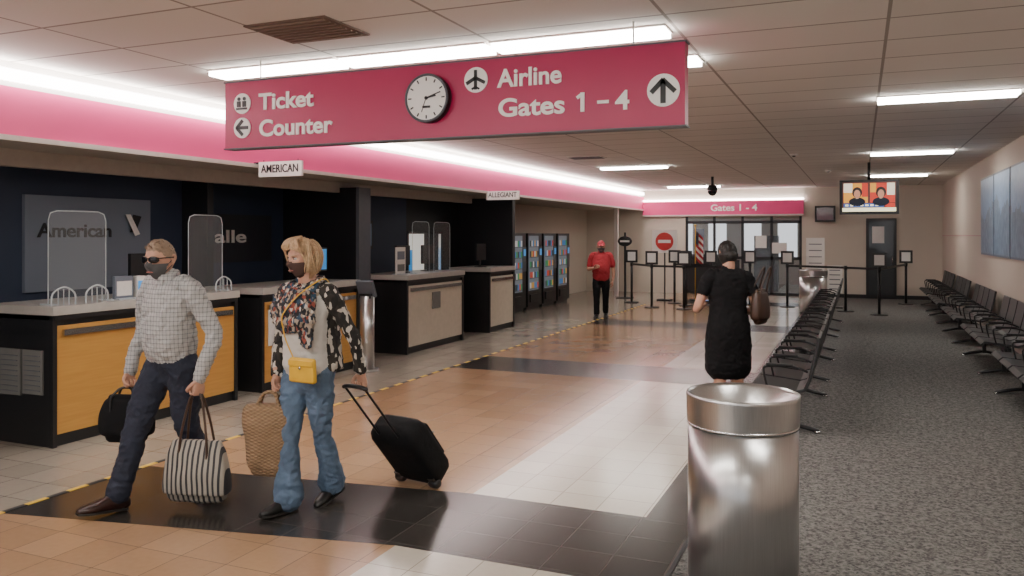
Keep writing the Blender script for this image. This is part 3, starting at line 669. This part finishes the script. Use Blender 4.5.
def body(parent,mb,vox,amps,name='body',smooth=3):
    me=mb.mesh('src'); o=bpy.data.objects.new('src',me); COL.objects.link(o)
    r=o.modifiers.new('r','REMESH'); r.mode='VOXEL'; r.voxel_size=vox; s=o.modifiers.new('s','SMOOTH'); s.factor=.5; s.iterations=smooth
    dg=bpy.context.evaluated_depsgraph_get(); nm=bpy.data.meshes.new_from_object(o.evaluated_get(dg)); 
    bvh=BVHTree.FromPolygons([tuple(v) for v in mb.v],mb.f)
    nm.materials.clear()
    for m in mb.mats: nm.materials.append(m)
    vm=[0]*len(nm.vertices)
    for p in nm.polygons:
        q=bvh.find_nearest(p.center); k=mb.m[q[2]] if q[2] is not None else 0
        p.material_index=k; p.use_smooth=True
        for v in p.vertices: vm[v]=max(vm[v],amps.get(mb.mats[k].name,0))
    nr=[v.normal.copy() for v in nm.vertices]
    for v in nm.vertices:
        a=vm[v.index]
        if a:
            c=v.co; w=noise.noise(V((c.x*5,c.y*5,c.z*5)))*1.2
            n1=noise.noise(V((c.x*9+w,c.y*9,c.z*16+w*2+c.x*6))); n2=1-abs(noise.noise(V((c.x*14+c.z*8,c.y*14,c.z*20-c.x*10))))*2
            n3=1-abs(noise.noise(V((c.x*24-c.z*12+w,c.y*24,c.z*30+c.x*20))))*2
            v.co=c+nr[v.index]*a*(n1*.9+n2*.6+n3*.32-.55)
    bpy.data.objects.remove(o)
    ob=bpy.data.objects.new(name,nm); COL.objects.link(ob); ob.parent=parent; return ob
CA=math.radians(23)
def person(name,X,Y,a):
    r=CA-math.radians(a); e=empty(name,(X,Y,0),r); e['r']=r; return e
def PW(e,l):
    return Matrix.Translation(e.location)@Matrix.Rotation(e['r'],4,'Z')@V(l)

# ---- man walking ----------------------------------------------------------
man=person('walking_man',-4.10,4.03,34)
mb=MB()
mb.limb([(0,.01,.82),(0,.01,.88),(0,0,.945)],[(.150,.105),(.170,.125),(.160,.125)],m_jeans_d,seg=28,p=2.2)
mb.limb([(0,0,.935),(0,0,.968)],[(.166,.132)]*2,m_belt,seg=28,p=2.2,rnd=False)
mb.limb([(0,0,.955),(0,-.018,1.03),(0,-.028,1.14),(0,-.028,1.26),(0,-.026,1.35),(0,-.026,1.405),(0,-.032,1.445)],[(.168,.132),(.184,.150),(.186,.145),(.196,.130),(.190,.114),(.140,.090),(.075,.068)],m_check,seg=32,p=2.3)
mb.limb([(.07*math.cos(t),-.04+.066*math.sin(t),1.464-.012*math.sin(t)*-1) for t in [k*math.pi/6 for k in range(12)]],[(.010,.022)]*12,m_check,seg=8,sub=2,closed=True)
for s in(-1,1): mb.limb([(s*.02,-.102,1.445),(s*.055,-.112,1.415)],[(.022,.008),(.010,.006)],m_check,seg=8)
mb.limb([(0,-.122,1.41),(0,-.160,1.26),(0,-.176,1.13),(0,-.160,.98)],[(.014,.006)]*4,m_check,seg=8)
mb.limb([(.085,-.146,1.24),(.085,-.153,1.14)],[(.045,.008)]*2,m_check,seg=12,p=5)
aL=[(.13,-.02,1.395),(.196,-.005,1.375),(.255,.05,1.23),(.30,.10,1.085),(.302,.05,.96),(.290,.0,.845)]
aR=[(-.13,-.025,1.395),(-.196,-.02,1.375),(-.262,-.02,1.23),(-.31,.0,1.085),(-.332,-.05,.96),(-.33,-.085,.845)]
ar=[.070,.073,.062,.055,.048,.041]
mb.limb(aL,ar,m_check,seg=18); mb.limb(aR,ar,m_check,seg=18)
mb.limb([(.294,.012,.865),(.290,-.003,.825)],[.044,.043],m_check,seg=16); mb.limb([(-.331,-.08,.865),(-.33,-.09,.825)],[.044,.043],m_check,seg=16)
mb.limb([(-.085,0,.90),(-.095,-.09,.74),(-.09,-.19,.50),(-.085,-.245,.33),(-.08,-.32,.12)],[.102,.100,.078,.071,.074],m_jeans_d,seg=20)
mb.limb([(.085,.01,.90),(.095,.02,.74),(.09,.045,.49),(.085,.14,.32),(.08,.25,.15)],[.102,.098,.078,.071,.072],m_jeans_d,seg=20)
body(man,mb,.0065,{'checked_shirt':.011,'dark_denim':.011})
head(man,V((-.014,-.078,1.560)),16,4,m_skin,m_hairg,'short',m_maskg,True,V((0,-.02,1.40)),1.03)
hand(man,(.289,-.008,.815),(0,-.02,-1),(-1,0,0),(0,-1,0),m_skin,(70,85,50)); hand(man,(-.33,-.093,.815),(0,-.02,-1),(1,0,0),(0,-1,0),m_skin,(70,85,50))
shoe(man,(-.08,-.34,.100),(-.12,-1,0),7,m_shoe,1.02); shoe(man,(.08,.27,.135),(.05,-1,0),-22,m_shoe,1.02)
def bag(name,loc,rot,prof,mat,handle,hm,hw,htop,top,p=3.5,hoff=.05,hr=.008,amp=.006,mouth=None):
    mb=MB(); mb.limb([(0,0,z) for z,_,_ in prof],[(a,b) for _,a,b in prof],mat,seg=48,sub=5,p=p)
    for i,v in enumerate(mb.v): mb.v[i]=v+V((0,1,0))*amp*noise.noise(V((v.x*14,v.y*6,v.z*9)))*(1 if v.y>0 else -1)*1.8
    if mouth: mb.limb([(0,0,top-.002),(0,0,top+.012)],[(mouth[0],mouth[1])]*2,m_black,seg=30,p=p,rnd=False)
    for s in(-1,1):
        y=s*hoff
        mb.limb([(-hw,y,top-.10),(-hw,y*.95,top),(-hw*.75,y*.6,(top+htop)/2),(-.03,s*.008,htop-.01),(.03,s*.008,htop-.01),(hw*.75,y*.6,(top+htop)/2),(hw,y*.95,top),(hw,y,top-.10)],[hr]*8,hm,ref=(0,1,0),seg=10,sub=4)
    return mb.obj(name,loc=loc,rot=rot)
h=PW(man,(.266,-.014,0))
bag('striped_tote_bag',V((h.x+.01,h.y,.10)),CA-math.radians(8),[(.0,.195,.06),(.02,.215,.075),(.12,.210,.080),(.24,.190,.060),(.31,.165,.030)],m_tote,None,m_brownb,.09,.625,.31,p=4)
h=PW(man,(-.306,-.097,0))
bag('black_satchel',V((h.x-.02,h.y-.02,.40)),CA-math.radians(5),[(.0,.14,.05),(.03,.18,.065),(.14,.18,.065),(.22,.15,.045),(.25,.12,.025)],m_blackcloth,None,m_black,.08,.325,.25)

# ---- woman walking ---------------------------------------------------------
wo=person('walking_woman',-3.18,4.23,30)
mb=MB()
mb.limb([(0,.015,.80),(0,.02,.88),(0,.0,.98)],[(.140,.105),(.165,.120),(.138,.105)],m_jeans_l,seg=28,p=2.2)
mb.limb([(0,0,.92),(0,-.010,1.02),(0,-.022,1.14),(0,-.024,1.25),(0,-.012,1.34),(0,0,1.395),(0,0,1.43)],[(.166,.134),(.156,.128),(.160,.132),(.168,.126),(.158,.098),(.11,.078),(.055,.055)],m_top_w,seg=32,p=2.2)
for s in(-1,1):
    mb.limb([(s*.125,.045,1.375),(s*.142,.05,1.26),(s*.138,.06,1.12),(s*.144,.065,1.0),(s*.155,.07,.90)],[(.033,.070),(.034,.078),(.030,.072),(.032,.074),(.030,.075)],m_cardi,seg=20,p=2.4)
mb.limb([(0,.055,1.38),(0,.065,1.2),(0,.06,1.05),(0,.075,.90)],[(.13,.055),(.135,.062),(.125,.055),(.15,.065)],m_cardi,seg=24,p=2.6)
aL=[(.11,.0,1.375),(.168,.01,1.35),(.225,.06,1.21),(.268,.115,1.075),(.272,.15,.97),(.262,.185,.875)]
aR=[(-.11,.0,1.375),(-.168,.0,1.35),(-.212,-.0,1.21),(-.235,.0,1.07),(-.220,-.045,.955),(-.195,-.075,.855)]
ar=[.056,.060,.050,.044,.041,.040]
mb.limb(aL,ar,m_cardi,seg=18); mb.limb(aR[2:],ar[2:],m_cardi,seg=18); mb.limb(aR[:3],ar[:3],m_top_w,seg=18)
mb.limb([(-.08,.01,.88),(-.088,-.04,.72),(-.08,-.085,.49),(-.078,-.09,.30),(-.076,-.095,.085)],[.092,.089,.065,.068,.092],m_jeans_l,seg=20)
mb.limb([(.08,.015,.88),(.075,.02,.72),(.05,.065,.49),(.03,.14,.30),(.005,.205,.12)],[.092,.089,.065,.068,.088],m_jeans_l,seg=20)
mb.limb([(.092*math.cos(t),-.01+.085*math.sin(t),1.405+.022*math.sin(t)+.006*math.cos(3*t)) for t in [k*math.pi/6 for k in range(12)]],[(.036,.044)]*12,m_scarf,seg=12,sub=3,closed=True)
mb.limb([(.108*math.cos(t),-.035+.100*math.sin(t),1.365+.035*math.sin(t)) for t in [k*math.pi/6 for k in range(12)]],[(.036,.042)]*12,m_scarf,seg=12,sub=3,closed=True)
mb.limb([(0,-.11,1.37),(-.01,-.148,1.29),(.0,-.166,1.21),(.02,-.168,1.14)],[(.145,.038),(.155,.038),(.135,.032),(.08,.018)],m_scarf,seg=24,p=2.3)
mb.limb([(.10,-.09,1.35),(.125,-.130,1.24),(.115,-.145,1.14),(.12,-.145,1.05)],[(.050,.024),(.055,.024),(.050,.020),(.042,.012)],m_scarf,seg=16)
body(wo,mb,.0065,{'white_knit':.007,'blue_denim':.011,'scarf_print':.022,'cardigan_print':.008})
head(wo,V((-.005,-.045,1.572)),-10,4,m_skin,m_hairb,'bob',m_maskr,False,V((0,0,1.39)),.97)
hand(wo,(.258,.195,.850),(-.05,.25,-.95),(0,-.95,-.25),(-1,0,0),m_skin,(60,80,50),name='hand',sc=.92)
hand(wo,(-.190,-.083,.830),(.02,-.02,-1),(1,0,0),(0,-1,0),m_skin,(70,85,50),sc=.92)
shoe(wo,(-.076,-.105,.09),(-.12,-1,0),4,m_shoek,.9); shoe(wo,(.005,.22,.118),(.02,-1,0),-15,m_shoek,.9)
mb=MB(); mb.limb([(.13,-.182,.850),(.13,-.186,.970)],[(.100,.018),(.098,.016)],m_yel,seg=32,p=9,sub=4)
mb.limb([(.13,-.204,.940),(.13,-.204,.967)],[(.096,.006),(.096,.006)],m_yel,seg=20,p=8); mb.ell((.13,-.211,.925),(.010,.005,.010),m_chrome)
mb.limb([(.05,-.178,.975),(-.01,-.182,1.08),(-.01,-.206,1.16),(.0,-.218,1.24),(.09,-.175,1.36),(.14,-.02,1.45),(.10,.09,1.40)],[.004]*7,m_yel,seg=6)
mb.obj('yellow_crossbody_purse',loc=wo.location.copy(),rot=wo['r'])
h=PW(wo,(-.170,-.085,0))
bag('straw_basket_bag',V((h.x-.03,h.y-.05,.27)),CA-math.radians(2),[(.0,.120,.06),(.03,.138,.072),(.16,.152,.08),(.28,.166,.085),(.34,.172,.07)],m_straw,None,m_straw,.085,.475,.34,p=2.6,mouth=(.158,.06),hr=.010,amp=.010)
hd=PW(wo,(.250,.185,0)); hd.z=.775
base=V((-2.80,4.98,.075)); ax=(hd-base).normalized(); wd=V((ax.y,-ax.x,0)).normalized(); dp=wd.cross(ax)
if dp.z<0: dp=-dp; wd=-wd
Mx=Matrix((( wd.x,dp.x,ax.x,base.x),(wd.y,dp.y,ax.y,base.y),(wd.z,dp.z,ax.z,base.z),(0,0,0,1)))
mb=MB()
mb.limb([(0,.02,.0),(0,.02,.38)],[(.190,.105)]*2,m_blackcloth,seg=44,p=6,sub=4,T=Mx)
mb.limb([(0,.125,.05),(0,.13,.33)],[(.150,.022)]*2,m_blackcloth,seg=36,p=6,sub=3,T=Mx)
mb.limb([(-.15,.151,.24),(.15,.151,.24)],[.004]*2,m_panel,ref=(0,1,0),seg=8,sub=1,T=Mx)
mb.limb([(-.14,.10,.400),(-.07,.10,.425),(.07,.10,.425),(.14,.10,.400)],[.012]*4,m_black,seg=8,T=Mx)
Lh=(hd-base).length
for s in(-1,1):
    mb.limb([(s*.085,-.055,.05),(s*.085,-.055,Lh-.02)],[.008,.008],m_blackm,seg=10,sub=1,T=Mx)
    mb.limb([(s*.15-.015,-.07,-.03),(s*.15+.015,-.07,-.03)],[.035,.035],m_black,ref=(0,1,0),seg=18,sub=1,T=Mx); mb.box((s*.15,-.05,.0),(.05,.07,.06),m_black,Mx)
    mb.limb([(s*.12,.11,-.035),(s*.12,.11,.01)],[.012,.012],m_black,seg=8,sub=1,T=Mx)
mb.limb([(-.095,-.055,Lh-.01),(-.05,-.055,Lh+.005),(.05,-.055,Lh+.005),(.095,-.055,Lh-.01)],[.014]*4,m_black,ref=(0,1,0),seg=10,T=Mx)
mz=min(v.z for v in mb.v); 
for v in mb.v: v.z-=mz-.001
mb.obj('rolling_suitcase')

# ---- woman in black dress (back view) -----------------------------------------
wb=person('woman_in_black_dress',-1.13,7.8,176)
mb=MB()
mb.limb([(0,0,.50),(0,0,.62),(0,.01,.78),(0,.015,.90),(0,0,1.05),(0,-.01,1.20),(0,0,1.32),(0,.0,1.375),(0,0,1.405)],[(.215,.14),(.215,.145),(.21,.15),(.195,.145),(.17,.13),(.18,.135),(.17,.105),(.12,.08),(.06,.06)],m_blackcloth,seg=36,p=2.3)
mb.limb([(.11,0,1.35),(.175,0,1.325),(.235,.01,1.20)],[.06,.066,.06],m_blackcloth,seg=18); mb.limb([(-.11,0,1.35),(-.175,0,1.325),(-.225,.01,1.20)],[.06,.066,.06],m_blackcloth,seg=18)
mb.limb([(.20,.0,1.28),(.26,.01,1.13),(.295,.01,1.04),(.26,-.10,1.03),(.19,-.20,1.05)],[.045,.044,.038,.036,.027],m_skin,seg=16)
mb.limb([(-.20,.0,1.28),(-.245,.01,1.12),(-.255,.0,1.03),(-.22,-.11,1.0),(-.15,-.2,1.03)],[.045,.043,.038,.036,.027],m_skin,seg=16)
for s in(-1,1): mb.limb([(s*.08,.0,.62),(s*.082,.005,.49),(s*.083,.022,.34),(s*.083,.012,.20),(s*.083,.012,.09)],[.07,.056,.055,.040,.034],m_skin,seg=18)
body(wb,mb,.0085,{'black_cloth':.008})
head(wb,V((0,-.03,1.545)),8,10,m_skin,m_hairk,'bun',None,False,V((0,.0,1.36)),.94)
hand(wb,(.185,-.205,1.052),(-.5,-.8,.1),(0,0,1),(.8,-.5,0),m_skin,(25,30,25),sc=.9); hand(wb,(-.145,-.205,1.032),(.5,-.8,.1),(0,0,1),(-.8,-.5,0),m_skin,(25,30,25),sc=.9)
for s in(-1,1): shoe(wb,(s*.083,.01,.088),(s*.15,-1,0),0,m_shoek,.88)
mb=MB(); mb.box((0,0,0),(.075,.15,.009),m_black); mb.box((0,0,.006),(.066,.13,.003),m_blue); mb.obj('mobile_phone',loc=PW(wb,(.10,-.30,1.085)),rot=wb['r'])
h=PW(wb,(-.30,.02,0))
mb=MB(); mb.limb([(0,0,z) for z in(0,.03,.14,.24,.27)],[(.12,.045),(.155,.062),(.15,.062),(.125,.045),(.11,.025)],m_brownb,seg=32,p=3)
for s in(-1,1): mb.limb([(-.09,s*.04,.2),(-.08,s*.035,.30),(-.03,s*.03+.06,.47),(.03,s*.03+.06,.47),(.08,s*.035,.30),(.09,s*.04,.2)],[.008]*6,m_brownb,ref=(0,1,0),seg=8)
mb.obj('brown_shoulder_bag',loc=V((h.x,h.y,.93)),rot=wb['r']+math.radians(50))

# ---- distant man in red ----------------------------------------------------
mr=person('man_in_red_shirt',-4.92,16.3,8)
mb=MB()
mb.limb([(0,0,.78),(0,0,.86),(0,0,.93)],[(.14,.11),(.165,.125),(.16,.125)],m_blackcloth,seg=24)
mb.limb([(0,0,.86),(0,0,.95),(0,-.02,1.05),(0,-.01,1.2),(0,0,1.29),(0,0,1.335),(0,0,1.365)],[(.175,.14),(.182,.155),(.185,.16),(.185,.13),(.175,.11),(.12,.085),(.065,.065)],m_red,seg=28,p=2.3)
mb.limb([(.12,0,1.315),(.18,0,1.29),(.225,.01,1.16),(.235,.01,1.10)],[.062,.066,.062,.06],m_red,seg=16); mb.limb([(-.12,0,1.315),(-.18,0,1.29),(-.225,.01,1.16),(-.235,.01,1.10)],[.062,.066,.062,.06],m_red,seg=16)
mb.limb([(.23,.01,1.14),(.25,.02,1.0),(.25,-.02,.88),(.235,-.06,.78)],[.045,.040,.036,.027],m_skin2,seg=14)
mb.limb([(-.23,.01,1.14),(-.26,.01,1.02),(-.19,-.13,1.03),(-.11,-.22,1.05)],[.045,.042,.036,.027],m_skin2,seg=14)
mb.limb([(-.08,0,.84),(-.09,-.03,.68),(-.09,-.07,.44),(-.09,-.06,.12)],[.092,.09,.068,.062],m_blackcloth,seg=18); mb.limb([(.08,0,.84),(.09,.01,.68),(.09,.03,.44),(.09,.12,.14)],[.092,.09,.068,.062],m_blackcloth,seg=18)
body(mr,mb,.010,{'red_shirt':.006,'black_cloth':.006})
head(mr,V((0,-.03,1.475)),5,3,m_skin2,m_hairk,'cap',m_maskg,False,V((0,0,1.33)))
hand(mr,(.234,-.063,.775),(0,-.1,-1),(-1,0,0),(0,-1,0),m_skin2,(25,30,20)); hand(mr,(-.105,-.225,1.052),(.5,-.8,.1),(0,0,1),(-.8,-.5,0),m_skin2,(50,60,40))
shoe(mr,(-.09,-.06,.088),(-.1,-1,0),0,m_shoek); shoe(mr,(.09,.13,.10),(.1,-1,0),-6,m_shoek)

# ------------------------------------------------------------------ world & camera
w=bpy.data.worlds.new('World'); bpy.context.scene.world=w; w.use_nodes=True
bg=w.node_tree.nodes['Background']; bg.inputs[0].default_value=(.92,.95,1,1); bg.inputs[1].default_value=1.3
cd=bpy.data.cameras.new('camera'); cam=bpy.data.objects.new('camera',cd); COL.objects.link(cam)
cam.location=(0,0,1.72); cam.rotation_euler=(math.radians(90),0,CA); cd.sensor_width=36; cd.lens=820/1024*36; cd.shift_y=-53/1024; cd.clip_end=200
bpy.context.scene.camera=cam
